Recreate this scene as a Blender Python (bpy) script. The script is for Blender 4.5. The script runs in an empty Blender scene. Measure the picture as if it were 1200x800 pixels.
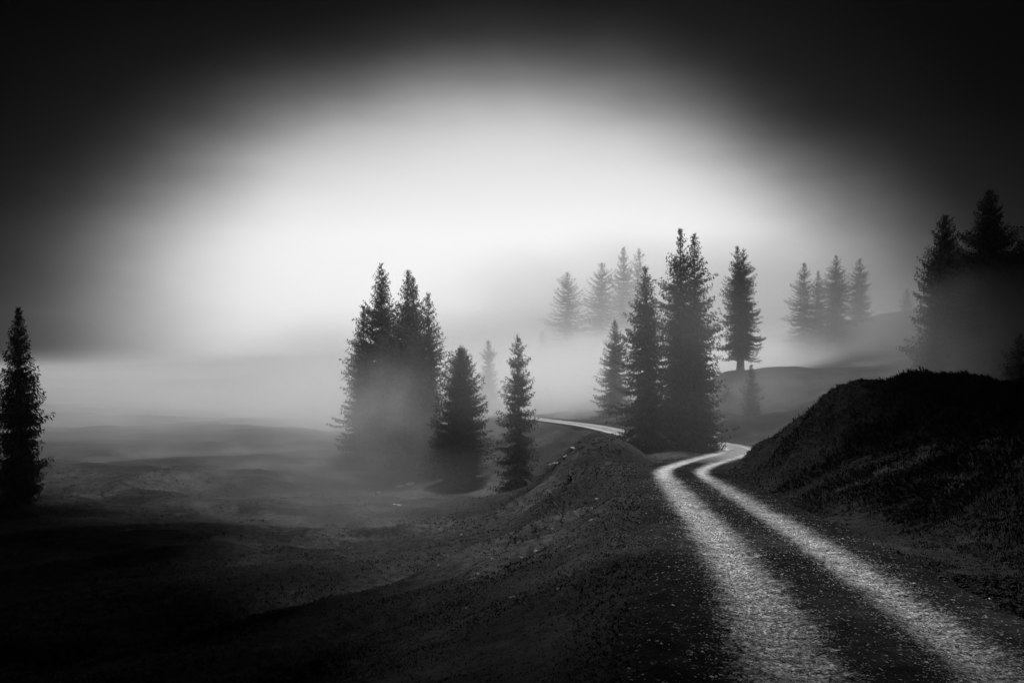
import bpy, math, random
import numpy as np
from mathutils import Vector

R = math.radians
scene = bpy.context.scene
COL = scene.collection

# ------------------------------------------------------------------ camera
CZ = 14.0                       # eye level of the photographer, metres above the datum
cam_d = bpy.data.cameras.new('camera')
cam_d.sensor_width = 36.0
cam_d.lens = 28.0
cam_d.clip_start = 0.05
cam_d.clip_end = 5000
cam = bpy.data.objects.new('camera', cam_d)
cam.location = (0, 0, CZ)
cam.rotation_euler = (R(90), 0, 0)
COL.objects.link(cam)
scene.camera = cam

# ------------------------------------------------------------------ render settings
scene.render.engine = 'CYCLES'
scene.cycles.use_denoising = True
scene.cycles.volume_bounces = 10
scene.cycles.max_bounces = 12
scene.cycles.diffuse_bounces = 2
scene.cycles.volume_step_rate = 1.0
scene.cycles.volume_max_steps = 96
vs = scene.view_settings
scene.display_settings.display_device = 'sRGB'
vs.view_transform = 'Standard'
vs.look = 'None'
vs.gamma = 1.0
vs.use_curve_mapping = False
vs.exposure = 0.0

# ------------------------------------------------------------------ sky: storm cloud with one bright opening low ahead
SUN_EL, SUN_AZ = 72.0, 22.0     # degrees; azimuth measured from +Y towards +X
world = bpy.data.worlds.new('World')
scene.world = world
world.use_nodes = True
wt = world.node_tree
wt.nodes.clear()
wn, wl = wt.nodes.new, wt.links.new


def wmath(op, a, b=None, c=None):
    n = wn('ShaderNodeMath')
    n.operation = op
    for i, v in enumerate((a, b, c)):
        if v is None:
            continue
        if isinstance(v, (int, float)):
            n.inputs[i].default_value = v
        else:
            wl(v, n.inputs[i])
    return n.outputs[0]


sky = wn('ShaderNodeTexSky')
sky.sky_type = 'NISHITA'
sky.sun_disc = False
sky.sun_elevation = R(SUN_EL)
sky.sun_rotation = R(SUN_AZ)
tc = wn('ShaderNodeTexCoord')
sp = wn('ShaderNodeSeparateXYZ')
wl(tc.outputs['Generated'], sp.inputs[0])
cmb = wn('ShaderNodeCombineXYZ')           # misty horizon: no dark rim where the clear-air model ends
wl(sp.outputs[0], cmb.inputs[0]); wl(sp.outputs[1], cmb.inputs[1]); wl(wmath('MAXIMUM', sp.outputs[2], 0.13), cmb.inputs[2])
wl(cmb.outputs[0], sky.inputs['Vector'])
bw = wn('ShaderNodeRGBToBW')
wl(sky.outputs[0], bw.inputs[0])
az = wmath('ARCTAN2', sp.outputs[0], sp.outputs[1])
el = wmath('ARCSINE', sp.outputs[2])
nz = wn('ShaderNodeTexNoise')
nz.inputs['Scale'].default_value = 2.2
nz.inputs['Detail'].default_value = 4
nz.inputs['Roughness'].default_value = 0.45
wl(tc.outputs['Generated'], nz.inputs['Vector'])
ex = wmath('DIVIDE', wmath('SUBTRACT', az, R(-1.4)), R(22.3))
ey = wmath('DIVIDE', wmath('SUBTRACT', el, R(1.5)), R(14.6))
rr = wmath('SQRT', wmath('ADD', wmath('MULTIPLY', ex, ex), wmath('MULTIPLY', ey, ey)))
rr = wmath('ADD', rr, wmath('MULTIPLY', wmath('SUBTRACT', nz.outputs[0], 0.5), 0.36))
rr = wmath('DIVIDE', rr, 2.5)
mp = wn('ShaderNodeMapping')
mp.inputs['Scale'].default_value = (1.6, 1.6, 7.0)
mp.inputs['Rotation'].default_value = (0, R(9), 0)
wl(tc.outputs['Generated'], mp.inputs[0])
nz2 = wn('ShaderNodeTexNoise')
nz2.inputs['Scale'].default_value = 1.6
nz2.inputs['Detail'].default_value = 5
wl(mp.outputs[0], nz2.inputs['Vector'])
rr = wmath('ADD', rr, wmath('MULTIPLY', wmath('SUBTRACT', nz2.outputs[0], 0.5), 0.06))
cr = wn('ShaderNodeValToRGB')
wl(rr, cr.inputs[0])
el_ = cr.color_ramp.elements
GAP = [(0, .66), (.55, .655), (.75, .63), (.9, .53), (1.03, .34), (1.15, .165), (1.27, .055), (1.38, .016), (1.5, .005), (1.8, .0012)]
while len(el_) < len(GAP):
    el_.new(0.5)
for e, (p, v) in zip(el_, GAP):
    e.position = p / 2.5
    e.color = (v, v, v, 1)
cr.color_ramp.interpolation = 'B_SPLINE'
mul = wmath('MULTIPLY', wmath('MULTIPLY', bw.outputs[0], cr.outputs[0]), 1.92)
bg = wn('ShaderNodeBackground')
wl(mul, bg.inputs['Color'])
bg.inputs['Strength'].default_value = 0.15
wo = wn('ShaderNodeOutputWorld')
wl(bg.outputs[0], wo.inputs['Surface'])

# ------------------------------------------------------------------ sun behind the cloud: weak and very soft
sd = bpy.data.lights.new('sun', 'SUN')
sd.energy = 5.0
sd.angle = R(9)
sd.color = (1.0, 1.0, 1.0)
sun = bpy.data.objects.new('sun', sd)
dirv = Vector((math.sin(R(SUN_AZ)) * math.cos(R(SUN_EL)), math.cos(R(SUN_AZ)) * math.cos(R(SUN_EL)), math.sin(R(SUN_EL))))
sun.rotation_euler = (-dirv).to_track_quat('-Z', 'Y').to_euler()
sun.location = (0, 0, 80)
COL.objects.link(sun)

# ================================================================== helpers
F = 1200 * 28 / 36.0


def at(px, py, Y):
    """point seen at photo pixel (px, py) at distance Y ahead; z relative to the eye"""
    return ((px - 600) / F * Y, Y, (400 - py) / F * Y)


def tag(o, label=None, cat=None, group=None, kind=None):
    if label: o['label'] = label
    if cat: o['category'] = cat
    if group: o['group'] = group
    if kind: o['kind'] = kind
    return o


def mesh_obj(name, verts, faces, mat, parent=None, smooth=False):
    """verts Nx3 array, faces MxK array (all faces with the same number of corners)"""
    verts = np.asarray(verts, dtype=np.float32)
    faces = np.asarray(faces, dtype=np.int32)
    me = bpy.data.meshes.new(name)
    n, k = faces.shape
    me.vertices.add(len(verts))
    me.vertices.foreach_set('co', verts.ravel())
    me.loops.add(n * k)
    me.loops.foreach_set('vertex_index', faces.ravel())
    me.polygons.add(n)
    me.polygons.foreach_set('loop_start', np.arange(0, n * k, k, dtype=np.int32))
    me.polygons.foreach_set('loop_total', np.full(n, k, dtype=np.int32))
    if smooth:
        me.polygons.foreach_set('use_smooth', np.ones(n, dtype=bool))
    me.update(calc_edges=True)
    me.validate()
    if mat: me.materials.append(mat)
    o = bpy.data.objects.new(name, me)
    COL.objects.link(o)
    if parent: o.parent = parent
    return o


def empty(name, loc):
    o = bpy.data.objects.new(name, None)
    o.empty_display_size = 0.5
    o.location = loc
    COL.objects.link(o)
    return o


def hash2(ix, iy, seed):
    h = (ix.astype(np.int64) * 374761393 + iy.astype(np.int64) * 668265263 + seed * 1442695041) & 0xffffffff
    h = ((h ^ (h >> 13)) * 1274126177) & 0xffffffff
    h = h ^ (h >> 16)
    return (h & 0xffff) / 65535.0


def vnoise(x, y, seed=0):
    ix, iy = np.floor(x), np.floor(y)
    fx, fy = x - ix, y - iy
    fx = fx * fx * (3 - 2 * fx)
    fy = fy * fy * (3 - 2 * fy)
    a = hash2(ix, iy, seed); b = hash2(ix + 1, iy, seed)
    c = hash2(ix, iy + 1, seed); d = hash2(ix + 1, iy + 1, seed)
    return (a * (1 - fx) + b * fx) * (1 - fy) + (c * (1 - fx) + d * fx) * fy - 0.5


def fbm(x, y, seed=0, oct=4, lac=2.1, gain=0.5):
    s = 0; a = 1.0
    for i in range(oct):
        ang = 0.6 * i
        xr = x * math.cos(ang) - y * math.sin(ang)
        yr = x * math.sin(ang) + y * math.cos(ang)
        s = s + a * vnoise(xr, yr, seed + i * 17)
        x = x * lac; y = y * lac; a *= gain
    return s


def sstep(a, b, x):
    t = np.clip((x - a) / (b - a), 0, 1)
    return t * t * (3 - 2 * t)


# ================================================================== materials (the photograph is monochrome: all greys)
def mat_new(name):
    m = bpy.data.materials.new(name)
    m.use_nodes = True
    nt = m.node_tree
    b = nt.nodes['Principled BSDF']
    return m, nt, b


def add_noise(nt, scale, detail=4, rough=0.55, coord='Object', vec=None):
    n = nt.nodes.new('ShaderNodeTexNoise')
    n.inputs['Scale'].default_value = scale
    n.inputs['Detail'].default_value = detail
    n.inputs['Roughness'].default_value = rough
    if vec is None:
        t = nt.nodes.new('ShaderNodeTexCoord')
        vec = t.outputs[coord]
    nt.links.new(vec, n.inputs['Vector'])
    return n


def ramp(nt, src, stops):
    r = nt.nodes.new('ShaderNodeValToRGB')
    e = r.color_ramp.elements
    while len(e) < len(stops):
        e.new(0.5)
    for x, (p, v) in zip(e, stops):
        x.position = p
        x.color = (v, v, v, 1)
    nt.links.new(src, r.inputs[0])
    return r.outputs[0]


def mixf(nt, f, a, b, mode='MIX'):
    m = nt.nodes.new('ShaderNodeMix')
    m.data_type = 'RGBA'
    m.blend_type = mode
    for s, v in ((0, f), (6, a), (7, b)):
        if isinstance(v, (int, float)):
            m.inputs[s].default_value = v if s == 0 else (v, v, v, 1)
        else:
            nt.links.new(v, m.inputs[s])
    return m.outputs[2]


def nmath(nt, op, a, b=None, c=None):
    n = nt.nodes.new('ShaderNodeMath')
    n.operation = op
    for i, v in enumerate((a, b, c)):
        if v is None: continue
        if isinstance(v, (int, float)): n.inputs[i].default_value = v
        else: nt.links.new(v, n.inputs[i])
    return n.outputs[0]


def bump(nt, b, h, strength, dist):
    bp = nt.nodes.new('ShaderNodeBump')
    bp.inputs['Strength'].default_value = strength
    bp.inputs['Distance'].default_value = dist
    nt.links.new(h, bp.inputs['Height'])
    nt.links.new(bp.outputs[0], b.inputs['Normal'])


def simple(name, lo, hi, scale, rough=0.9, bs=0.0, spec=0.2):
    m, nt, b = mat_new(name)
    n = add_noise(nt, scale)
    nt.links.new(ramp(nt, n.outputs[0], [(0.3, lo), (0.7, hi)]), b.inputs['Base Color'])
    b.inputs['Roughness'].default_value = rough
    b.inputs['Specular IOR Level'].default_value = spec
    if bs:
        bump(nt, b, n.outputs[0], bs, 0.05)
    return m


def grass_colour(nt):
    big = add_noise(nt, 0.16, 5, 0.6)
    fine = add_noise(nt, 3.5, 6, 0.7)
    a = ramp(nt, big.outputs[0], [(0.36, 0.014), (0.52, 0.028), (0.66, 0.062)])
    f = ramp(nt, fine.outputs[0], [(0.35, 0.45), (0.7, 1.35)])
    return mixf(nt, 1.0, a, f, 'MULTIPLY'), fine


M_ground, nt, b = mat_new('mountain_turf')
g, fine = grass_colour(nt)
soil = add_noise(nt, 0.55, 5, 0.65)
sm = ramp(nt, soil.outputs[0], [(0.60, 0.0), (0.72, 0.35)])
nt.links.new(mixf(nt, sm, g, 0.10), b.inputs['Base Color'])
b.inputs['Roughness'].default_value = 0.95
b.inputs['Specular IOR Level'].default_value = 0.1
bump(nt, b, fine.outputs[0], 0.9, 0.12)

M_grass = simple('grass_blades', 0.018, 0.045, 1.3, 0.85, 0, 0.1)
M_needles = simple('spruce_needles', 0.022, 0.055, 2.0, 0.85, 0, 0.15)
M_bark = simple('spruce_bark', 0.07, 0.16, 9.0, 0.95, 0.6, 0.1)
M_dead = simple('bare_twigs', 0.12, 0.2, 9.0, 0.95, 0, 0.1)
M_rock = simple('pale_limestone', 0.10, 0.26, 6.0, 0.9, 0.6, 0.2)
M_gravel = simple('gravel_stones', 0.10, 0.55, 11.0, 0.8, 0.3, 0.3)

# road: gravel wheel tracks, turf in the middle and on the edges; UV.x = metres across, UV.y = metres along
M_road, nt, b = mat_new('gravel_track')
uv = nt.nodes.new('ShaderNodeUVMap')
su = nt.nodes.new('ShaderNodeSeparateXYZ')
nt.links.new(uv.outputs[0], su.inputs[0])
n1 = add_noise(nt, 0.9, 5, 0.7)
n2 = add_noise(nt, 9.0, 4, 0.7)
n3 = add_noise(nt, 45.0, 3, 0.7)
ax = nmath(nt, 'ABSOLUTE', su.outputs[0])
right_rut = nmath(nt, 'MULTIPLY', nmath(nt, 'GREATER_THAN', su.outputs[0], 0.0), 0.07)
dt = nmath(nt, 'ADD', nmath(nt, 'ABSOLUTE', nmath(nt, 'SUBTRACT', ax, 0.82)), right_rut)
dt = nmath(nt, 'ADD', dt, nmath(nt, 'MULTIPLY', nmath(nt, 'SUBTRACT', n1.outputs[0], 0.5), 0.5))
dt = nmath(nt, 'ADD', dt, nmath(nt, 'MULTIPLY', nmath(nt, 'SUBTRACT', n2.outputs[0], 0.5), 0.85))
track = ramp(nt, nmath(nt, 'ADD', dt, nmath(nt, 'MULTIPLY', nmath(nt, 'SUBTRACT', n3.outputs[0], 0.5), 0.7)), [(0.22, 1.0), (0.46, 0.0)])
mr = nt.nodes.new('ShaderNodeMapRange')
mr.inputs[1].default_value = 51.0; mr.inputs[2].default_value = 61.0
nt.links.new(su.outputs[1], mr.inputs[0])
whole = nmath(nt, 'MULTIPLY', ramp(nt, nmath(nt, 'ADD', nmath(nt, 'MULTIPLY', ax, 0.5), nmath(nt, 'MULTIPLY', nmath(nt, 'SUBTRACT', n2.outputs[0], 0.5), 0.3)), [(0.52, 0.85), (0.72, 0.0)]), mr.outputs[0])
track = nmath(nt, 'MAXIMUM', track, whole)
vor = nt.nodes.new('ShaderNodeTexVoronoi')
vor.inputs['Scale'].default_value = 38
tcr = nt.nodes.new('ShaderNodeTexCoord')
nt.links.new(tcr.outputs['Object'], vor.inputs['Vector'])
st = nt.nodes.new('ShaderNodeRGBToBW')
nt.links.new(vor.outputs['Color'], st.inputs[0])
gcol = ramp(nt, st.outputs[0], [(0.14, 0.05), (0.38, 0.25), (0.68, 0.44), (0.86, 0.80)])
wear = add_noise(nt, 1.7, 5, 0.7)
fines = ramp(nt, wear.outputs[0], [(0.34, 0.50), (0.5, 0.88), (0.66, 1.12)])
gcol = mixf(nt, 1.0, gcol, fines, 'MULTIPLY')
core = ramp(nt, dt, [(0.05, 1.15), (0.42, 0.72)])
gcol = mixf(nt, 1.0, gcol, core, 'MULTIPLY')
g, fine = grass_colour(nt)
# a few pale pebbles lie in the turf too
peb = ramp(nt, st.outputs[0], [(0.78, 0.0), (0.84, 0.8)])
pm = nmath(nt, 'MULTIPLY', peb, ramp(nt, n2.outputs[0], [(0.5, 0.0), (0.62, 1.0)]))
gg = mixf(nt, pm, mixf(nt, 1.0, g, 0.6, 'MULTIPLY'), 0.3)
nt.links.new(mixf(nt, track, gg, gcol), b.inputs['Base Color'])
b.inputs['Roughness'].default_value = 0.85
nt.links.new(nmath(nt, 'MULTIPLY', track, 0.25), b.inputs['Specular IOR Level'])
hh = nmath(nt, 'ADD', nmath(nt, 'MULTIPLY', vor.outputs['Distance'], -0.6), n3.outputs[0])
bump(nt, b, hh, 0.8, 0.02)

# ================================================================== road centre line (photo pixel, distance)
ROAD = [((1.0, -8.0, -1.25)), ((1.9, 0.0, -2.0)), at(1058, 800, 6.2)]
for px, py, Y in [(970, 700, 9.33), (880, 620, 15.5), (843, 590, 20.7), (818, 570, 26.2), (803, 558, 31.5), (800, 551, 36),
                  (812, 545, 41), (836, 537.5, 47.5), (858, 531.5, 53), (866, 526, 57.5), (852, 521.5, 60.3), (830, 518.5, 61.6),
                  (795, 515, 63), (760, 512, 65), (735, 508, 67.5), (712, 502.5, 72), (685, 497.5, 80), (650, 493, 92),
                  (600, 487, 108), (545, 482, 120), (470, 474, 135), (390, 466.5, 150), (330, 462.5, 160), (280, 461, 170), (200, 460, 185), (100, 462, 200)]:
    ROAD.append(at(px, py, Y))
ROAD = np.array(ROAD)


def catmull(P, n=14):
    out = []
    P = np.vstack([2 * P[0] - P[1], P, 2 * P[-1] - P[-2]])
    for i in range(1, len(P) - 2):
        p0, p1, p2, p3 = P[i - 1], P[i], P[i + 1], P[i + 2]
        for k in range(n):
            t = k / n
            out.append(0.5 * ((2 * p1) + (-p0 + p2) * t + (2 * p0 - 5 * p1 + 4 * p2 - p3) * t * t + (-p0 + 3 * p1 - 3 * p2 + p3) * t ** 3))
    out.append(P[-2])
    return np.array(out)


RC = catmull(ROAD)
# resample evenly and smooth a little
seg = np.linalg.norm(np.diff(RC[:, :2], axis=0), axis=1)
s_ = np.concatenate([[0], np.cumsum(seg)])
SL = s_[-1]
ss = np.arange(0, SL, 0.25)
RC = np.stack([np.interp(ss, s_, RC[:, k]) for k in range(3)], axis=1)
ker = np.hanning(13); ker /= ker.sum()
for k in range(3):
    pad = np.pad(RC[:, k], 6, mode='reflect', reflect_type='odd')
    RC[:, k] = np.convolve(pad, ker, mode='valid')
TN = np.gradient(RC[:, :2], axis=0)
TN /= np.linalg.norm(TN, axis=1)[:, None]
NR = np.stack([TN[:, 1], -TN[:, 0]], axis=1)     # to the right of travel


def road_near(x, y):
    """distance to the centre line, signed side (+ right), index"""
    x = np.ravel(x); y = np.ravel(y)
    D = np.full(len(x), 1e9); I = np.zeros(len(x), dtype=int)
    sub = RC[::4]
    for c in range(0, len(x), 20000):
        xs, ys = x[c:c + 20000], y[c:c + 20000]
        d = (xs[:, None] - sub[None, :, 0]) ** 2 + (ys[:, None] - sub[None, :, 1]) ** 2
        i = d.argmin(1) * 4
        best = np.full(len(xs), 1e18); bi = i.copy()
        for k in range(-4, 5):
            j = np.clip(i + k, 0, len(RC) - 1)
            dd = (xs - RC[j, 0]) ** 2 + (ys - RC[j, 1]) ** 2
            m = dd < best
            best[m] = dd[m]; bi[m] = j[m]
        D[c:c + 20000] = np.sqrt(best); I[c:c + 20000] = bi
    side = (x - RC[I, 0]) * NR[I, 0] + (y - RC[I, 1]) * NR[I, 1]
    return D, side, I


# ================================================================== terrain control points
CP = []


def cp(px, py, Y): CP.append(at(px, py, Y))
def cx(x, y, z): CP.append((x, y, z))


# left slope falling away from the road
for p in [(600, 800, 8), (300, 800, 12.5), (0, 800, 16.5), (760, 720, 9.8), (700, 640, 17),
          (600, 690, 14.5), (600, 640, 22), (600, 612, 34), (602, 598, 45), (603, 587, 56), (600, 562, 64), (600, 540, 73), (590, 516, 90),
          (450, 700, 22), (450, 650, 32), (450, 615, 45), (450, 590, 56), (450, 567, 66), (450, 547, 75), (440, 518, 92), (430, 495, 112),
          (530, 700, 18), (530, 645, 28), (530, 607, 42), (530, 585, 54), (530, 566, 64), (525, 545, 76), (510, 520, 92),
          (300, 700, 23), (300, 650, 33), (300, 600, 46), (300, 562, 60), (300, 530, 75), (300, 502, 90), (300, 480, 118),
          (380, 620, 42), (640, 650, 19), (642, 610, 28), (642, 580, 37), (640, 562, 42), (725, 545, 34), (740, 585, 25), (690, 550, 36),
          (100, 700, 25), (0, 600, 40), (200, 600, 45), (200, 640, 33), (0, 500, 80), (150, 530, 70),
          (100, 455, 140), (200, 445, 195), (0, 450, 160), (300, 440, 230), (-300, 480, 80), (-400, 620, 35), (-300, 440, 200),
          # shoulder of loose stones below the loop
          (690, 506, 46), (735, 520, 44), (712, 509, 46), (668, 520, 46), (640, 546, 46), (655, 560, 41),
          (640, 522, 74), (600, 540, 66), (670, 512, 72), (575, 520, 88), (500, 500, 105), (655, 535, 62), (700, 512, 60), (760, 526, 52), (745, 535, 46),
          (420, 500, 105),
          # beyond the far road
          (573, 470, 117), (500, 452, 220), (640, 452, 140), (700, 432, 150), (740, 430, 152), (720, 487, 100), (760, 470, 105), (665, 432, 142),
          (790, 478, 92), (620, 425, 260), (400, 440, 330), (800, 410, 200),
          # slope behind the bend, ridge with the twin tree
          (900, 503, 65), (885, 516, 62), (950, 472, 72), (850, 434, 89), (880, 432, 89), (1000, 434, 84), (930, 432.5, 87), (850, 460, 80), (835, 482, 74), (828, 502, 67),
          (881, 488, 76), (800, 470, 85), (940, 497, 62),
          (860, 440, 100), (930, 436, 99),
          (1050, 440, 60), (1110, 442, 58), (1200, 442, 50), (1000, 480, 50), (960, 510, 48),
          # right hill
          (925, 428, 116), (941, 424, 120), (960, 404, 122), (978, 392, 122), (1007, 377, 125), (1045, 368, 127), (1090, 361, 130), (1200, 345, 136), (1400, 330, 140),
          (1040, 425, 95), (1150, 420, 90), (1000, 380, 200), (1200, 370, 220), (850, 405, 210),
          ]:
    cp(*p)
# cut bank on the right of the road
for p in [(975, 451, 29), (1000, 446, 28.5), (1040, 443, 27.5), (1100, 440, 26), (1200, 437, 23), (1350, 430, 20),
          (962, 470, 30.5), (945, 482, 32), (920, 501, 33.5), (895, 517, 34.5), (872, 531, 35.5),
          (1000, 560, 20.5), (1100, 600, 16.2), (1200, 650, 12.6), (1050, 510, 23), (1200, 540, 15.5)]:
    cp(*p)
cp(1050, 448, 29); cp(1100, 447, 30); cp(1150, 447, 28); cp(1195, 446, 27); cp(1150, 447, 24); cp(1240, 445, 24); cp(950, 484, 29.5); cp(935, 494, 31); cp(920, 505, 32); cp(1200, 447, 30); cp(1130, 449, 33); cp(1060, 447, 34); cp(1200, 443, 38); cp(1350, 440, 27); cp(1350, 440, 40)
cx(12, 3, -0.9); cx(16, 5, 0.4); cx(20, 12, 0.6); cx(30, 20, 0.5); cx(40, 45, -1.6); cx(60, 30, 1.5); cx(80, 80, 2.5); cx(9, -6, -0.2)
cx(20, 36, -2.6); cx(18, 42, -4.6)
cx(0, 0, -1.95); cx(-3, 0, -3.0); cx(-8, 0, -5.2); cx(-3, 5, -3.9); cx(-20, 0, -7.5); cx(-40, 10, -9); cx(-3, -10, -1.8); cx(-20, -10, -6)
cx(-80, 20, -9.5); cx(-150, 100, -8.5); cx(-250, 300, -12); cx(150, 200, 9); cx(250, 400, 6); cx(0, 500, -14); cx(-200, 550, -14); cx(200, 560, -2)
# both edges of the road bed
for i in range(0, len(RC), 26):
    for s in (-2.0, 0, 2.0):
        x, y = RC[i, :2] + NR[i] * s
        CP.append((x, y, RC[i, 2]))
CP = np.array(CP)
_d = np.linalg.norm(CP[:, None, :2] - CP[None, :, :2], axis=2)
_A = np.sqrt(_d ** 2 + 1.0) + np.eye(len(CP)) * -0.02
_n = len(CP)
_S = np.zeros((_n + 3, _n + 3))
_S[:_n, :_n] = _A
_S[:_n, _n] = 1; _S[:_n, _n + 1:] = CP[:, :2]
_S[_n, :_n] = 1; _S[_n + 1:, :_n] = CP[:, :2].T
_W = np.linalg.solve(_S, np.concatenate([CP[:, 2], np.zeros(3)]))


def base_h(x, y):
    out = np.empty(len(x))
    for c in range(0, len(x), 20000):
        xs, ys = x[c:c + 20000], y[c:c + 20000]
        k = np.sqrt((xs[:, None] - CP[None, :, 0]) ** 2 + (ys[:, None] - CP[None, :, 1]) ** 2 + 1.0)
        out[c:c + 20000] = k @ _W[:_n] + _W[_n] + xs * _W[_n + 1] + ys * _W[_n + 2]
    return out


def bank_zone(x, y):
    return sstep(8.5, 11, x) * (1 - sstep(34, 44, y)) * sstep(-5, 3, y)


def ground_h(x, y, detail=True):
    """terrain height above the datum"""
    x = np.asarray(x, dtype=float).ravel(); y = np.asarray(y, dtype=float).ravel()
    h = base_h(x, y)
    d, side, i = road_near(x, y)
    if detail:
        w = sstep(2.0, 5.0, d)
        far = 1 - sstep(60, 160, y)
        h = h + w * (0.38 * (1 - .7 * bank_zone(x, y)) * fbm(x * 0.16, y * 0.16, 3, 3) + far * (0.22 * fbm(x * 0.8, y * 0.8, 9, 5, gain=0.62) * (0.35 + 0.65 * sstep(-2, 4, x - 0.02 * y))))
        lt = (1 - sstep(-2, 6, x - 0.08 * y)) * sstep(10, 24, y) * (1 - sstep(90, 130, y))
        u_ = x * 0.80 + y * 0.60; v_ = -x * 0.60 + y * 0.80
        wv = fbm(x * 0.06, y * 0.06, 71, 3)
        fold = 0.5 - np.abs(fbm(v_ * 0.17 + wv, u_ * 0.045 + wv, 72, 3, gain=0.55)) * 2.2
        h = h + lt * w * 0.75 * (fold - 0.15)
        bz = bank_zone(x, y) * w
        h = h + bz * (0.42 * fbm(x * 0.7, y * 0.7, 41, 4, gain=0.6))
    h = h - 0.27 * sstep(10.5, 13, x) * bank_zone(x, y)
    # road bed
    wr = 1 - sstep(1.75, 3.2, d)
    rz = RC[i, 2]
    h = h * (1 - wr) + (rz - 0.05 - 0.12 * (1 - sstep(1.6, 2.2, d))) * wr
    return h + CZ


def axis_lines(lo, a, b, hi, step, growth):
    mid = list(np.arange(a, b, step))
    L = []; s = step; p = a
    while p > lo:
        s *= growth; p -= s; L.append(p)
    Rr = []; s = step; p = mid[-1]
    while p < hi:
        s *= growth; p += s; Rr.append(p)
    return np.array(L[::-1] + mid + Rr)


gx = axis_lines(-330, -9, 19, 330, 0.14, 1.022)
gy = axis_lines(-25, 1, 40, 640, 0.16, 1.018)
GX, GY = np.meshgrid(gx, gy)
GZ = ground_h(GX, GY)
V = np.stack([GX.ravel(), GY.ravel(), GZ], axis=1)
nx, ny = len(gx), len(gy)
ii = (np.arange(ny - 1)[:, None] * nx + np.arange(nx - 1)[None, :]).ravel()
Fq = np.stack([ii, ii + 1, ii + nx + 1, ii + nx], axis=1)
terrain = mesh_obj('hillside', V, Fq, M_ground, smooth=True)
tag(terrain, kind='structure')
print('terrain', len(V))

# ------------------------------------------------------------------ road strip with worn ruts
offs = np.concatenate([np.arange(-2.3, 2.31, 0.1)])
nr = len(RC)
cut = nr
idx = np.arange(0, cut)
P0 = RC[idx]
OX = P0[:, 0][:, None] + NR[idx, 0][:, None] * offs[None, :]
OY = P0[:, 1][:, None] + NR[idx, 1][:, None] * offs[None, :]
rut = -0.045 * np.exp(-((np.abs(offs) - 0.82) / 0.32) ** 2) + 0.03 * np.exp(-(offs / 0.4) ** 2)
edge = -0.12 * sstep(1.75, 2.3, np.abs(offs))
OZ = P0[:, 2][:, None] + rut[None, :] + edge[None, :]
nfar = (1 - sstep(25, 60, OY))
OZ = OZ + nfar * 0.035 * fbm(OX * 2.2, OY * 2.2, 77, 4, gain=0.6) + CZ
V = np.stack([OX.ravel(), OY.ravel(), OZ.ravel()], axis=1)
k = len(offs)
ii = (np.arange(len(idx) - 1)[:, None] * k + np.arange(k - 1)[None, :]).ravel()
Fq = np.stack([ii, ii + 1, ii + k + 1, ii + k], axis=1)
road = mesh_obj('gravel_road', V, Fq, M_road, smooth=True)
uvl = road.data.uv_layers.new(name='UVMap')
U = np.stack([np.tile(offs, len(idx)), np.repeat(ss[idx], k)], axis=1)
li = np.empty(len(road.data.loops), dtype=np.int32)
road.data.loops.foreach_get('vertex_index', li)
uvl.data.foreach_set('uv', U[li].astype(np.float32).ravel())
tag(road, kind='structure')

# ================================================================== spruces
def quads_frame(P, D, Wd, L, Wi, rng, hang=0.0):
    """diamond-shaped needle sprays: base P, direction D, side vector Wd, length L, width Wi -> verts, tri faces"""
    n = len(P)
    tip = P + D * L[:, None]
    tip[:, 2] -= hang * L
    mid = P + D * (L * 0.45)[:, None]
    mid[:, 2] -= hang * L * 0.2
    a = mid + Wd * (Wi * 0.5)[:, None]
    b_ = mid - Wd * (Wi * 0.5)[:, None]
    V = np.stack([P, a, tip, b_], axis=1).reshape(-1, 3)
    o = np.arange(n)[:, None] * 4
    Fc = np.concatenate([o + np.array([[0, 1, 2]]), o + np.array([[0, 2, 3]])], axis=0)
    return V, Fc


def unit(v):
    return v / np.maximum(np.linalg.norm(v, axis=1), 1e-9)[:, None]


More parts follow.
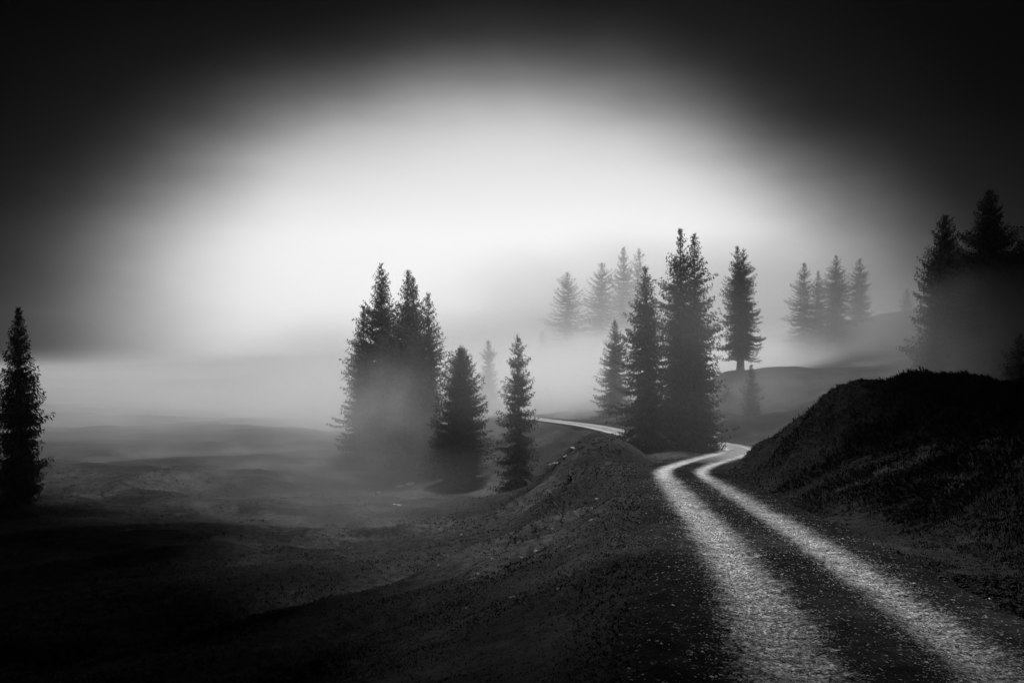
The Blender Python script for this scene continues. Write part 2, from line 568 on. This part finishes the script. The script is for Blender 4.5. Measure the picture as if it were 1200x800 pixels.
def stem_crown(rng, H, Rad, clear, dens, p, lean, x0, y0, detail, prof, irr):
    """foliage of one stem. returns verts, faces and the boughs' wood as verts, quads"""
    VV, FF, WV, WF = [], [], [], []
    nv = 0; wv = 0
    step = 0.25 * detail
    z = clear * H
    lump = [rng.uniform(0.75, 1.2) for _ in range(24)]
    az_l = rng.uniform(0, 6.28)
    while z < H * 0.985:
        t = (z - clear * H) / (H * (1 - clear))
        if prof == 'cone':
            r = Rad * (1 - t) ** p
            r = min(r, Rad * (1.5 * (1 - t) + 0.01))
            r *= 0.72 + 0.28 * min(1, t / 0.12)
        elif prof == 'column':
            r = Rad * min(1.0, 1.25 * (1 - t) ** 0.62) * (0.75 + 0.25 * min(1, t / 0.15))
        else:
            r = Rad * (1 - t) ** p * (0.8 + 0.2 * math.sin(t * 21))
        r *= lump[int(t * 23)]
        r = max(r, 0.02)
        nb = max(4, int(round((5 + 4 * r / max(Rad, 0.01)) * dens)))
        a0 = rng.uniform(0, 6.28)
        for kk in range(nb):
            if rng.random() < irr * 0.35: continue
            a = a0 + 6.283 * kk / nb + rng.uniform(-0.35, 0.35)
            L = r * rng.uniform(1 - 0.38 - irr * 0.3, 1.08 + irr * 0.25) + 0.06
            L *= 1 + 0.14 * math.sin(a * 2 + az_l + t * 5)
            e0 = 0.66 * t * t + 0.12 - 0.55 * (1 - t) + rng.uniform(-0.12, 0.12)
            ns = max(3, int(L / (0.10 * detail)))
            s = np.linspace(0, 1, ns + 1)[1:]
            sag = (0.22 + 0.15 * (1 - t)) * L
            tipup = 0.13 * L
            bx = s * L * math.cos(e0)
            bz = s * L * math.sin(e0) - sag * s * (1.15 - s) * 1.2 + tipup * s ** 3
            bxw = math.cos(a); byw = math.sin(a)
            zz = z + rng.uniform(-0.15, 0.15)
            sx, sy = x0 + lean[0] * zz, y0 + lean[1] * zz
            C = np.stack([sx + bxw * bx, sy + byw * bx, zz + bz], axis=1)
            # wood
            tv = np.array([-byw, bxw, 0.0])
            rw = 0.012 + 0.010 * L
            cs = np.vstack([[sx, sy, zz], C[::2]]) if len(C) > 2 else np.vstack([[sx, sy, zz], C])
            wd = rw * np.linspace(1, 0.15, len(cs))
            A = cs + tv * wd[:, None]; B = cs - tv * wd[:, None]; Cc = cs + np.array([0, 0, 1.0]) * wd[:, None] * 1.6
            m = len(cs)
            W = np.concatenate([A, B, Cc])
            q = np.arange(m - 1)
            for (u, v_) in ((0, m), (m, 2 * m), (2 * m, 0)):
                WF.append(np.stack([q + u, q + u + 1, q + v_ + 1, q + v_], axis=1) + wv)
            WV.append(W); wv += len(W)
            # twigs both sides
            fwd = np.array([bxw, byw, 0.0])
            rs = np.random.RandomState(rng.randrange(1 << 30))
            for side in (-1, 1):
                n = len(C)
                off = rs.uniform(-0.06, 0.06, (n, 3)) * detail
                P = C + off
                tl = (0.12 + 0.32 * (1 - s) * min(L, 2.2)) * rs.uniform(0.6, 1.25, n) * (0.55 + 0.45 * min(1, L))
                D = unit(fwd[None] * rs.uniform(0.45, 1.0, (n, 1)) + tv[None] * side * rs.uniform(0.5, 1.1, (n, 1)) + np.stack([np.zeros(n), np.zeros(n), rs.uniform(-0.35, 0.12, n)], axis=1))
                Wd = unit(np.cross(D, np.array([0, 0, 1.0])) + rs.uniform(-0.5, 0.5, (n, 3)))
                v, f = quads_frame(P, D, Wd, tl, (tl * 0.17 + 0.022) * detail, rs, 0.18)
                VV.append(v); FF.append(f + nv); nv += len(v)
            # hanging curtains of twiglets
            n = len(C) * 3
            P = np.repeat(C, 3, axis=0) + rs.uniform(-0.13, 0.13, (n, 3)) * min(1, L)
            D = unit(np.stack([rs.uniform(-.5, .5, n) + fwd[0] * .35, rs.uniform(-.5, .5, n) + fwd[1] * .35, -np.ones(n) * rs.uniform(0.35, 1.1, n)], axis=1))
            Wd = unit(np.cross(D, rs.uniform(-1, 1, (n, 3))))
            tl = rs.uniform(0.10, 0.30, n) * (0.45 + 0.55 * min(1, L))
            v, f = quads_frame(P, D, Wd, tl, (tl * 0.22 + 0.02) * detail, rs, 0)
            VV.append(v); FF.append(f + nv); nv += len(v)
            # tip spray
            P = np.repeat(C[-1:], 3, axis=0)
            D = unit(fwd[None] + rs.uniform(-.45, .45, (3, 3)) + np.array([[0, 0, .15]]))
            Wd = unit(np.cross(D, rs.uniform(-1, 1, (3, 3))))
            tl = rs.uniform(0.09, 0.2, 3) * (0.6 + 0.4 * min(1, L))
            v, f = quads_frame(P, D, Wd, tl, tl * 0.3, rs, 0)
            VV.append(v); FF.append(f + nv); nv += len(v)
        z += step * rng.uniform(0.75, 1.25) * (0.75 + 0.35 * (1 - t))
    # leader
    rs = np.random.RandomState(rng.randrange(1 << 30))
    n = 26
    zz = H * 0.93 + rs.uniform(0, 1, n) * H * 0.07
    P = np.stack([x0 + lean[0] * zz, y0 + lean[1] * zz, zz], axis=1)
    aa = rs.uniform(0, 6.28, n)
    D = unit(np.stack([np.cos(aa), np.sin(aa), np.full(n, 0.8)], axis=1))
    Wd = unit(np.cross(D, rs.uniform(-1, 1, (n, 3))))
    tl = 0.07 + 0.17 * (H - zz) / (H * 0.07)
    v, f = quads_frame(P, D, Wd, tl, tl * 0.28, rs, 0)
    VV.append(v); FF.append(f + nv); nv += len(v)
    return np.concatenate(VV), np.concatenate(FF), np.concatenate(WV), np.concatenate(WF)


def trunk_mesh(stems, H0, r0):
    VV, FF = [], []; nv = 0
    for (x0, y0, lean, H) in stems:
        n = 10; m = 14
        zs = np.concatenate([[-0.5, 0.0, 0.25], np.linspace(0.8, H * 0.99, m)])
        ring = []
        for z in zs:
            r = r0 * (H / H0) * (max(0.03, 1 - z / H) ** 0.8) * (1.45 if z <= 0 else (1.2 if z < .5 else 1.0))
            a = np.arange(n) * 2 * math.pi / n
            rj = r * (1 + 0.10 * np.sin(a * 3 + z * 1.3) + 0.06 * np.sin(a * 5 + z * 3))
            ring.append(np.stack([x0 + lean[0] * z + np.cos(a) * rj, y0 + lean[1] * z + np.sin(a) * rj, np.full(n, z)], axis=1))
        ring = np.concatenate(ring)
        q = np.arange(len(zs) - 1)[:, None] * n + np.arange(n)[None, :]
        q2 = np.arange(len(zs) - 1)[:, None] * n + (np.arange(n)[None, :] + 1) % n
        f = np.stack([q.ravel(), q2.ravel(), q2.ravel() + n, q.ravel() + n], axis=1)
        VV.append(ring); FF.append(f + nv); nv += len(ring)
    return np.concatenate(VV), np.concatenate(FF)


def spruce(label, topx, topy, basey, Y, wpx, seed, group=None, clear=0.05, dens=1.0, p=0.68, prof='cone', irr=0.3, twin=None, name='spruce_tree', cat='tree', dead=False):
    rng = random.Random(seed)
    x, y, _ = at(topx, basey, Y)
    g = float(ground_h([x], [y])[0])
    H = (400 - topy) / F * Y + CZ - g
    Rad = wpx * 0.5 / F * Y * 1.22
    root = empty(name, (x, y, g))
    tag(root, label, cat, group)
    detail = min(1.6, max(0.7, H / 13.0)) * (1.0 + max(0, Y - 90) / 120)
    stems = [(0, 0, (rng.uniform(-.018, .018), rng.uniform(-.018, .018)), H)]
    if twin:
        w, hf, ln = twin          # offset in metres, height factor, lean
        stems = [(-w * .5, 0, (-ln, 0.0), H), (w * .5, 0.15, (ln, 0.01), H * hf)]
    vv, ff, wv, wf = [], [], [], []; a = 0; b2 = 0
    for (sx, sy, ln, hh) in stems:
        v, f, w_, wf_ = stem_crown(rng, hh, Rad * (0.8 if twin else 1), clear, dens, p, ln, sx, sy, detail, prof, irr)
        vv.append(v); ff.append(f + a); a += len(v)
        wv.append(w_); wf.append(wf_ + b2); b2 += len(w_)
    mesh_obj('crown', np.concatenate(vv), np.concatenate(ff), M_needles, root)
    v, f = trunk_mesh(stems, H, 0.011 * H + 0.05)
    mesh_obj('trunk', np.concatenate([v] + wv), np.concatenate([f, np.concatenate(wf) + len(v)]), M_bark, root, smooth=True)
    return root


G1 = 'spruces packed together in the misty clump left of centre'
spruce('tallest spruce of the dense misty clump, its ragged top left of the others', 449, 307, 540, 76, 86, 1, G1, p=0.48, dens=1.6)
spruce('spruce in the middle of the dense misty clump, slightly lower pointed top', 474, 313, 545, 73, 80, 2, G1, p=0.5, dens=1.5)
spruce('slim spruce crowded against the right of the clump middle', 486, 322, 540, 78, 66, 3, G1, p=0.52, dens=1.3)
spruce('narrow pointed spruce at the right end of the dense misty clump', 504, 342, 545, 71, 56, 4, G1, p=0.55, irr=0.4, dens=1.3)
spruce('low outer spruce at the left end of the dense misty clump', 428, 357, 525, 79, 54, 55, G1, p=0.6, dens=1.4)
spruce('smooth column shaped dark spruce just right of the dense clump', 539, 405, 566, 64, 56, 6, prof='column', dens=1.6, irr=0.1, clear=0.0)
spruce('lone ragged spruce with layered drooping boughs standing on the open slope', 608, 391, 588, 56, 62, 7, irr=0.5, p=0.75, dens=0.95, clear=0.02)
spruce('small pale spruce in fog between the column shaped and the ragged spruce', 573, 397, 470, 115, 32, 8)
G2 = 'spruces fading into the fog behind the road'
spruce('fog-veiled spruce, leftmost of the tall pale ones behind the road', 665, 318, 433, 142, 64, 9, G2, p=0.55)
spruce('fog-veiled spruce with slender tip in the middle of the pale ones', 705, 305, 433, 146, 64, 10, G2, p=0.55)
spruce('faintest and tallest fog-veiled spruce beside the big roadside tree', 731, 288, 431, 156, 66, 11, G2, p=0.55)
spruce('faint spruce tight behind the big roadside tree top, almost lost in fog', 749, 290, 431, 160, 60, 12, G2, p=0.55)
spruce('tiny faint spruce low in the fog above the lone ragged spruce', 636, 388, 452, 141, 28, 13, G2)
spruce('grey spruce in light mist just left of the big roadside pair', 722, 374, 488, 98, 46, 14, p=0.72)
spruce('big dark twin-topped spruce with visible trunk beside the road bend', 806, 267, 524, 57, 92, 15, twin=(1.0, 0.985, 0.002), clear=0.05, p=0.46, dens=1.4, irr=0.6)
spruce('slimmer lower spruce pressed against the left of the twin-topped one', 757, 311, 520, 55, 78, 16, p=0.58, irr=0.5, dens=1.2, clear=0.02)
spruce('forked spruce with two tops and bare lower trunk on the ridge edge', 868, 287, 433, 88, 50, 17, twin=(0.42, 0.985, 0.013), clear=0.13, p=0.42, irr=0.65, prof='cone', dens=1.05)
spruce('little young spruce on the slope below the forked ridge spruce', 881, 427, 489, 76, 24, 18, clear=0.0, p=0.8)
spruce('low bushy spruce half way up the slope left of the little young spruce', 851, 452, 480, 79, 24, 19, clear=0.0, p=0.5)
G3 = 'spruces standing in a row on the misty right hill'
spruce('leftmost spruce of the row on the misty right hill, lowest base', 941, 306, 428, 118, 44, 20, G3, p=0.55)
spruce('second and shortest spruce of the row on the misty right hill', 960, 316, 408, 121, 30, 21, G3, p=0.65)
spruce('third and broadest spruce of the row on the misty right hill', 978, 299, 396, 121, 46, 22, G3, p=0.52)
spruce('rightmost spruce of the row on the misty hill, standing slightly apart', 1007, 302, 379, 125, 32, 23, G3, p=0.6)
spruce('very small faint spruce on the hill crest left of the dark pair', 1063, 338, 366, 150, 16, 24)
spruce('dark broad spruce, left one of the big pair behind the bank', 1110, 250, 442, 57, 84, 25, p=0.62, dens=1.9, clear=0.0)
spruce('tallest dark spruce behind the bank, right one of the big pair', 1156, 221, 442, 54, 98, 26, p=0.66, dens=1.9, clear=0.0)
spruce('dark spruce cut by the right edge of the picture, lower than the pair', 1197, 280, 442, 60, 72, 27, p=0.6, dens=1.7, clear=0.0)
spruce('short shrub-like dark spruce peeking over the bank at the right edge', 1196, 392, 441, 44, 34, 28, clear=0.0)
spruce('dark spruce at the far left edge standing alone in shadow', 22, 360, 600, 42, 50, 29, p=0.5, dens=2.2, clear=0.0, irr=0.2)
spruce('tiny sapling poking up from the dark stony shoulder below the road', 668, 559, 578, 38, 9, 31, clear=0.0, name='spruce_sapling', cat='sapling')

# ================================================================== rocks
def rock_mesh(rng, sx, sy, sz, sub=2):
    import bmesh
    bm = bmesh.new()
    bmesh.ops.create_icosphere(bm, subdivisions=sub, radius=1)
    ph = [rng.uniform(0, 6) for _ in range(6)]
    for v in bm.verts:
        c = v.co
        k = 1 + 0.18 * math.sin(c.x * 2.3 + ph[0]) + 0.16 * math.sin(c.y * 2.9 + ph[1]) + 0.12 * math.sin(c.z * 4 + ph[2]) + 0.09 * math.sin(c.x * 6 + c.y * 5 + ph[3]) + rng.uniform(-.06, .06)
        v.co = Vector((c.x * sx * k, c.y * sy * k, max(-0.35, c.z) * sz * k * .8))
    me = bpy.data.meshes.new('rock')
    bm.to_mesh(me); bm.free()
    me.materials.append(M_rock)
    return me


rng = random.Random(5)
rock_me = [rock_mesh(rng, .5, .42, .36) for _ in range(6)]


def put_rock(px, py, Y, size, label, name='rock', group=None, rot=None, flat=1.0):
    """a rock whose base sits on the hillside along the line of sight through (px, py)"""
    # march along the ray to the ground
    t = np.linspace(Y * 0.55, Y * 1.6, 240)
    X = (px - 600) / F * t; Z = (400 - py) / F * t + CZ
    g = ground_h(X, t)
    hit = np.argmax(g >= Z)
    if not (g >= Z).any(): hit = int(np.argmin(np.abs(t - Y)))
    o = bpy.data.objects.new(name, rng.choice(rock_me))
    o.location = (X[hit], t[hit], g[hit] - size * 0.14)
    o.rotation_euler = (rng.uniform(-.2, .2), rng.uniform(-.2, .2), rot if rot is not None else rng.uniform(0, 6))
    o.scale = (size, size * rng.uniform(.7, 1), size * rng.uniform(.6, 1) * flat)
    COL.objects.link(o)
    tag(o, label, 'rock', group)
    return o


for i, (px, py, Y, s, lab) in enumerate([
    (428, 580, 58, 1.3, 'leftmost pale rock of the broken ledge below the misty clump'),
    (440, 576, 59, 1.2, 'pale rock second from left on the broken ledge below the clump'),
    (453, 573, 60, 1.4, 'pale rock in the middle of the broken ledge below the clump'),
    (468, 570, 61, 1.1, 'pale rock second from right on the broken ledge below the clump'),
    (482, 566, 62, 1.3, 'rightmost pale rock of the broken ledge below the clump'),
    (462, 591, 54, 0.9, 'flat grey rock lying just under the broken ledge'),
    (376, 604, 46, 0.8, 'lone dark-shadowed rock left of the broken ledge')]):
    put_rock(px, py, Y, s, lab, 'ledge_rock', 'rocks of the broken ledge on the left slope', flat=.55)
for px, py, Y, s, lab in [
    (645, 544, 47, .55, 'lowest pale rock of the rim beside the lone ragged spruce'),
    (654, 541, 47, .7, 'second lowest pale rock of the rim beside the ragged spruce'),
    (664, 533, 47, .6, 'pale rock half way up the rim beside the ragged spruce'),
    (673, 524, 47, .5, 'pale rock near the top of the rim above the sapling')]:
    put_rock(px, py, Y, s, lab, 'rim_rock', 'rocks along the rim of the stony shoulder', flat=.6)
GS = 'small pale stones scattered on the dark slope left of the road'
stones = [(515, 662), (541, 626), (578, 654), (611, 653), (564, 590), (648, 620), (694, 609), (646, 577), (547, 712), (700, 585), (628, 645), (600, 700),
          (585, 600), (655, 690), (672, 600), (690, 560), (560, 672), (720, 610), (735, 640), (668, 640)]
for px, py in stones:
    Y = float(np.interp(py, [560, 590, 620, 660, 720], [40, 33, 26, 19, 13]))
    put_rock(px, py, Y, rng.uniform(.11, .2), 'small pale stone lying in the dark turf of the slope left of the road', 'small_stone', GS)
put_rock(842, 507, 68, 1.0, 'pale rock patch on the bank just beyond the road bend', 'rock', None, flat=.7)
put_rock(836, 512, 66, .7, 'smaller pale rock at the road edge beyond the bend', 'rock', None, flat=.7)

# ================================================================== gravel on the tracks (countless)
rs = np.random.RandomState(11)
N = 90000
u = rs.uniform(0, 1, N)
Ys = 3.5 * (30 / 3.5) ** u                       # denser near the eye
i0 = np.searchsorted(RC[:, 1][:260], Ys)
i0 = np.clip(i0, 0, 259)
tr = rs.uniform(0, 1, N)
off = np.where(tr < .95, np.sign(rs.uniform(-1, 1, N)) * (0.82 + rs.normal(0, .30, N)), rs.uniform(-2.2, 2.2, N))
gxs = RC[i0, 0] + NR[i0, 0] * off + TN[i0, 0] * rs.uniform(-.15, .15, N)
gys = RC[i0, 1] + NR[i0, 1] * off + TN[i0, 1] * rs.uniform(-.15, .15, N)
rutz = -0.045 * np.exp(-((np.abs(off) - 0.82) / 0.32) ** 2) + 0.03 * np.exp(-(off / 0.4) ** 2) - 0.12 * sstep(1.75, 2.3, np.abs(off))
gzs = RC[i0, 2] + rutz + 0.035 * fbm(gxs * 2.2, gys * 2.2, 77, 4, gain=0.6) + CZ
sz = np.clip(rs.lognormal(-5.1, .5, N), .003, .05) * (1 + Ys * 0.02)
octv = np.array([[1, 0, 0], [.3, .9, .1], [-.8, .5, 0], [-.6, -.8, .1], [.5, -.85, 0], [.1, .1, .8], [0, 0, -.5]])
octf = np.array([[0, 1, 5], [1, 2, 5], [2, 3, 5], [3, 4, 5], [4, 0, 5], [1, 0, 6], [2, 1, 6], [3, 2, 6], [4, 3, 6], [0, 4, 6]])
a = rs.uniform(0, 6.28, N); ca, sa = np.cos(a), np.sin(a)
ov = octv[None] * rs.uniform(.7, 1.3, (N, 7, 3)) * sz[:, None, None] * np.stack([np.ones(N), rs.uniform(.6, 1, N), rs.uniform(.4, .9, N)], axis=1)[:, None, :]
rx = ov[..., 0] * ca[:, None] - ov[..., 1] * sa[:, None]
ry = ov[..., 0] * sa[:, None] + ov[..., 1] * ca[:, None]
V = np.stack([rx + gxs[:, None], ry + gys[:, None], ov[..., 2] + gzs[:, None]], axis=2).reshape(-1, 3)
Fo = (np.arange(N)[:, None, None] * 7 + octf[None]).reshape(-1, 3)
gr = mesh_obj('gravel', V, Fo, M_gravel)
tag(gr, 'loose pale gravel covering the wheel tracks of the mountain road', 'gravel', kind='stuff')

# ================================================================== grass
def grass_patch(name, X, Y, hgt, lean, label, seed, blades=5, wf=0.09, lie=.28):
    rs = np.random.RandomState(seed)
    n = len(X)
    Z = ground_h(X, Y)
    X = np.repeat(X, blades) + rs.normal(0, 1, n * blades) * np.repeat(hgt, blades) * .35
    Y = np.repeat(Y, blades) + rs.normal(0, 1, n * blades) * np.repeat(hgt, blades) * .35
    Z = np.repeat(Z, blades) - 0.02
    H = np.repeat(hgt, blades) * rs.uniform(.5, 1.2, n * blades)
    m = len(X)
    a = rs.uniform(0, 6.28, m)
    w = H * wf + 0.003
    lx = np.repeat(lean[0], blades) * H + rs.normal(0, lie, m) * H
    ly = np.repeat(lean[1], blades) * H + rs.normal(0, lie, m) * H
    lz = H * rs.uniform(.6, 1, m) * (.55 if lie > .5 else 1)
    P = np.stack([X, Y, Z], axis=1)
    S = np.stack([np.cos(a), np.sin(a), np.zeros(m)], axis=1) * w[:, None]
    M1 = P + np.stack([lx * .35, ly * .35, lz * .65], axis=1)
    T = P + np.stack([lx, ly, lz * np.where(np.repeat(lean[2], blades) > 0, .75, 1)], axis=1)
    V = np.stack([P - S, P + S, M1 + S * .7, M1 - S * .7, T], axis=1).reshape(-1, 3)
    o = np.arange(m)[:, None] * 5
    Fc = np.concatenate([o + np.array([[0, 1, 2]]), o + np.array([[0, 2, 3]]), o + np.array([[3, 2, 4]])])
    ob = mesh_obj(name, V, Fc, M_grass)
    tag(ob, label, 'grass', kind='stuff')
    return ob


def keep_off_tracks(X, Y, lo=1.55):
    d, side, i = road_near(X, Y)
    return d > lo + rs.uniform(-.35, .35, len(X))


N = 130000
Yg = 4.5 * (60 / 4.5) ** rs.uniform(0, 1, N) ** 0.85
Xg = (rs.uniform(-760, 380, N)) / F * Yg
m = keep_off_tracks(Xg, Yg) & (rs.uniform(0, 1, N) < 1 - sstep(26, 62, Yg - 1.5 * np.minimum(Xg, 0)) * .9)
Xg, Yg = Xg[m], Yg[m]
hg = (0.04 + 0.0026 * Yg) * rs.uniform(.6, 1.5, len(Xg)) * (1 + .9 * vnoise(Xg * .6, Yg * .6, 8))
grass_patch('slope_grass', Xg, Yg, hg, (np.zeros(len(Xg)), np.zeros(len(Xg)), np.zeros(len(Xg))), 'short dark turf covering the slope left of the road', 21, lie=.55)
N = 110000
Yb = 5 * (42 / 5) ** rs.uniform(0, 1, N)
Xb = rs.uniform(200, 760, N) / F * Yb
d, side, i = road_near(Xb, Yb)
m = (side > 1.5 + rs.uniform(-.3, .3, N)) & (Xb > 3)
Xb, Yb, dd = Xb[m], Yb[m], d[m]
hb = (0.05 + 0.08 * sstep(2, 5, dd)) * rs.uniform(.5, 1.5, len(Xb)) * np.clip(1 + 2.2 * fbm(Xb * .7, Yb * .7, 18, 3), .6, 2.4)
hb = np.where(rs.uniform(0, 1, len(hb)) < .03, hb * 1.5, hb)
grass_patch('bank_grass', Xb, Yb, hb, (np.full(len(Xb), -.65), np.full(len(Xb), -.35), np.ones(len(Xb))), 'long dark grass drooping down the steep bank right of the road', 22, wf=.07)
# turf of the middle strip and tufts creeping into the tracks
N = 26000
Ym = 3.6 * (34 / 3.6) ** rs.uniform(0, 1, N)
i0 = np.clip(np.searchsorted(RC[:, 1][:280], Ym), 0, 279)
om = np.where(rs.uniform(0, 1, N) < .6, rs.normal(0, .22, N), np.sign(rs.uniform(-1, 1, N)) * (1.35 + np.abs(rs.normal(0, .4, N)) * 1.2))
ok = (np.abs(om) < .42) | (np.abs(om) > 1.28)
i0, om = i0[ok], om[ok]
Xm = RC[i0, 0] + NR[i0, 0] * om; Ym = RC[i0, 1] + NR[i0, 1] * om + rs.uniform(-.15, .15, len(om))
hm = (0.028 + 0.0022 * Ym) * rs.uniform(.5, 1.5, len(Xm)) * (1 + 1.2 * vnoise(Xm * 2, Ym * 2, 28))
grass_patch('track_grass', Xm, Ym, np.maximum(hm, .012) + .02, (np.zeros(len(Xm)),) * 3, 'thin dark turf between and beside the wheel tracks', 23, lie=.6)

# ================================================================== air
def volume_mat(name, density, aniso=0.6, soft=False, nscale=0.05):
    m = bpy.data.materials.new(name)
    m.use_nodes = True
    nt = m.node_tree
    nt.nodes.clear()
    pv = nt.nodes.new('ShaderNodeVolumePrincipled')
    pv.inputs['Color'].default_value = (.99, .99, .99, 1)
    pv.inputs['Anisotropy'].default_value = aniso
    pv.inputs['Density'].default_value = density
    out = nt.nodes.new('ShaderNodeOutputMaterial')
    nt.links.new(pv.outputs[0], out.inputs['Volume'])
    if soft:
        t = nt.nodes.new('ShaderNodeTexCoord')
        ln = nt.nodes.new('ShaderNodeVectorMath'); ln.operation = 'LENGTH'
        nt.links.new(t.outputs['Object'], ln.inputs[0])
        geo = nt.nodes.new('ShaderNodeNewGeometry')
        n = add_noise(nt, nscale, 4, 0.55, vec=geo.outputs['Position'])
        r2 = nmath(nt, 'MULTIPLY', ln.outputs['Value'], ln.outputs['Value'])
        r2 = nmath(nt, 'ADD', r2, nmath(nt, 'MULTIPLY', nmath(nt, 'SUBTRACT', n.outputs[0], 0.45), 1.7))
        f = nmath(nt, 'MAXIMUM', nmath(nt, 'SUBTRACT', 1.0, r2), 0.0)
        # always nothing at the rim
        rim = nmath(nt, 'MAXIMUM', nmath(nt, 'SUBTRACT', 1.0, ln.outputs['Value']), 0.0)
        rim = nmath(nt, 'MINIMUM', nmath(nt, 'MULTIPLY', rim, 4.0), 1.0)
        f = nmath(nt, 'MULTIPLY', nmath(nt, 'MULTIPLY', f, f), rim)
        nt.links.new(nmath(nt, 'MULTIPLY', f, density), pv.inputs['Density'])
    return m


AN = 0.9
zlo = float(GZ.min()) - 1.0
ztop = CZ + 21.0
hx, y0, y1 = 331, -26, 641
hv = np.array([(sx * hx, yy, zz) for zz in (zlo, ztop) for sx, yy in ((-1, y0), (1, y0), (1, y1), (-1, y1))], dtype=float)
hf = np.array([[3, 2, 1, 0], [4, 5, 6, 7], [0, 1, 5, 4], [1, 2, 6, 5], [2, 3, 7, 6], [3, 0, 4, 7]])
hz = mesh_obj('haze', hv, hf, volume_mat('haze_air', 1 / 2000.0, AN))
tag(hz, 'pale haze filling the air over the whole hillside', 'haze', kind='stuff')


def mist(label, c, r, density, nscale=0.05, g=0.4):
    import bmesh
    bm = bmesh.new()
    bmesh.ops.create_icosphere(bm, subdivisions=3, radius=1.0)
    me = bpy.data.meshes.new('mist_bank')
    bm.to_mesh(me); bm.free()
    me.materials.append(volume_mat('mist', density, g, True, nscale))
    o = bpy.data.objects.new('mist_bank', me)
    o.location = (c[0], c[1], c[2] + CZ)
    o.scale = r
    COL.objects.link(o)
    tag(o, label, 'mist', kind='stuff')
    return o


mist('thick bright fog bank lying over the road behind the trees', (24, 124, -9), (82, 36, 13), 1 / 3.0, 0.05)
mist('thin high fog drifting among the pale spruces behind the road', (30, 126, 0), (62, 44, 22), 1 / 18.0, 0.04, 0.75)
mist('far bright fog filling the valley to the horizon', (-20, 260, -15), (240, 120, 14), 1 / 6.0, 0.012)
mist('faint upper veil of the far fog thinning into the sky', (30, 290, -9), (230, 130, 27), 1 / 55.0, 0.022, 0.6)
mist('fog rolling over the left hillside toward the valley', (-50, 118, -9.5), (66, 42, 10.5), 1 / 15.0, 0.045)
mist('thin mist drifting over the open slope left of the spruce clump', (-32, 84, -8), (46, 36, 8.5), 1 / 26.0, 0.08)
mist('low mist creeping over the slope below the lone ragged spruce', (-10, 50, -9.5), (15, 14, 4), 1 / 40.0, 0.12)
mist('veil of mist in front of the foot of the dense spruce clump', (-11, 66, -5.5), (8.5, 5, 8), 1 / 15.0, 0.18)
mist('thin veil of mist before the big roadside spruces', (6, 49, -1), (30, 9, 12), 1 / 60.0, 0.1)
mist('light mist hanging over the slope beyond the road bend', (20, 76, -5), (17, 14, 5), 1 / 45.0, 0.1)
mist('mist at the foot of the big dark pair behind the bank', (29, 47, 0), (15, 7, 5.5), 1 / 14.0, 0.15)
mist('mist around the feet of the spruce row on the right hill', (42, 105, -1), (24, 12, 6), 1 / 130.0, 0.1)

# ================================================================== added cloud slab, out of view, outlined to shade the near slope and bank
CH = 66.0
offx = (CH - 6) / math.tan(R(SUN_EL)) * math.sin(R(SUN_AZ))
offy = (CH - 6) / math.tan(R(SUN_EL)) * math.cos(R(SUN_AZ))
cgx = np.arange(-130, 131, 2.0); cgy = np.arange(-70, 101, 2.0)
QX, QY = np.meshgrid(cgx, cgy)
gxx, gyy = QX - offx, QY - offy                      # where the cloud's shadow lands
edge_y = np.interp(gxx, [-130, -60, -30, -15, -5, 0, 2, 4, 6, 8, 10, 14, 20, 30, 60, 130], [76, 70, 56, 42, 31, 21, 12, 4, 6, 24, 35, 38, 46, 57, 70, 74])
D = (edge_y - gyy) * 0.55 + 4.5 * fbm(QX * 0.07, QY * 0.07, 61, 4)
Rr = np.sqrt((QX / 128.0) ** 2 + ((QY - 10) / 90.0) ** 2)
D = np.minimum(D, (1 - Rr) * 40)
th = np.clip(D, 0, None)
top = CH + 9 * (1 - np.exp(-th / 6)) + np.clip(th, 0, 1) * 3 * np.abs(fbm(QX * 0.12, QY * 0.12, 62, 4))
bot = CH - 0.6 - 4 * (1 - np.exp(-th / 8)) - np.clip(th, 0, 1) * 2 * np.abs(fbm(QX * 0.16, QY * 0.16, 63, 4))
top = np.where(th > 0, top, CH); bot = np.where(th > 0, bot, CH - 0.6)
n_x, n_y = len(cgx), len(cgy)
inside = D > 0
cell = inside[:-1, :-1] & inside[1:, :-1] & inside[:-1, 1:] & inside[1:, 1:]
jj, ii = np.nonzero(cell)
vi = lambda j, i: j * n_x + i
NV = n_x * n_y
ft = np.stack([vi(jj, ii), vi(jj, ii + 1), vi(jj + 1, ii + 1), vi(jj + 1, ii)], axis=1)
fb = ft[:, ::-1] + NV
pc = np.pad(cell, 1)
walls = []
for j, i in zip(jj, ii):
    for dj, di, a_, b_ in ((-1, 0, (0, 0), (0, 1)), (0, 1, (0, 1), (1, 1)), (1, 0, (1, 1), (1, 0)), (0, -1, (1, 0), (0, 0))):
        if not pc[j + 1 + dj, i + 1 + di]:
            p_, q_ = vi(j + a_[0], i + a_[1]), vi(j + b_[0], i + b_[1])
            walls.append((q_, p_, p_ + NV, q_ + NV))
CV = np.concatenate([np.stack([QX.ravel(), QY.ravel(), top.ravel()], axis=1), np.stack([QX.ravel(), QY.ravel(), bot.ravel()], axis=1)])
CFc = np.concatenate([ft, fb, np.array(walls)])
used, inv = np.unique(CFc, return_inverse=True)
M_shade_cloud = simple('added_shade_cloud', 0.10, 0.16, 0.08, 1.0, 0, 0.0)
cl = mesh_obj('added_shade_cloud', CV[used], inv.reshape(CFc.shape), M_shade_cloud, smooth=True)
tag(cl, kind='structure')
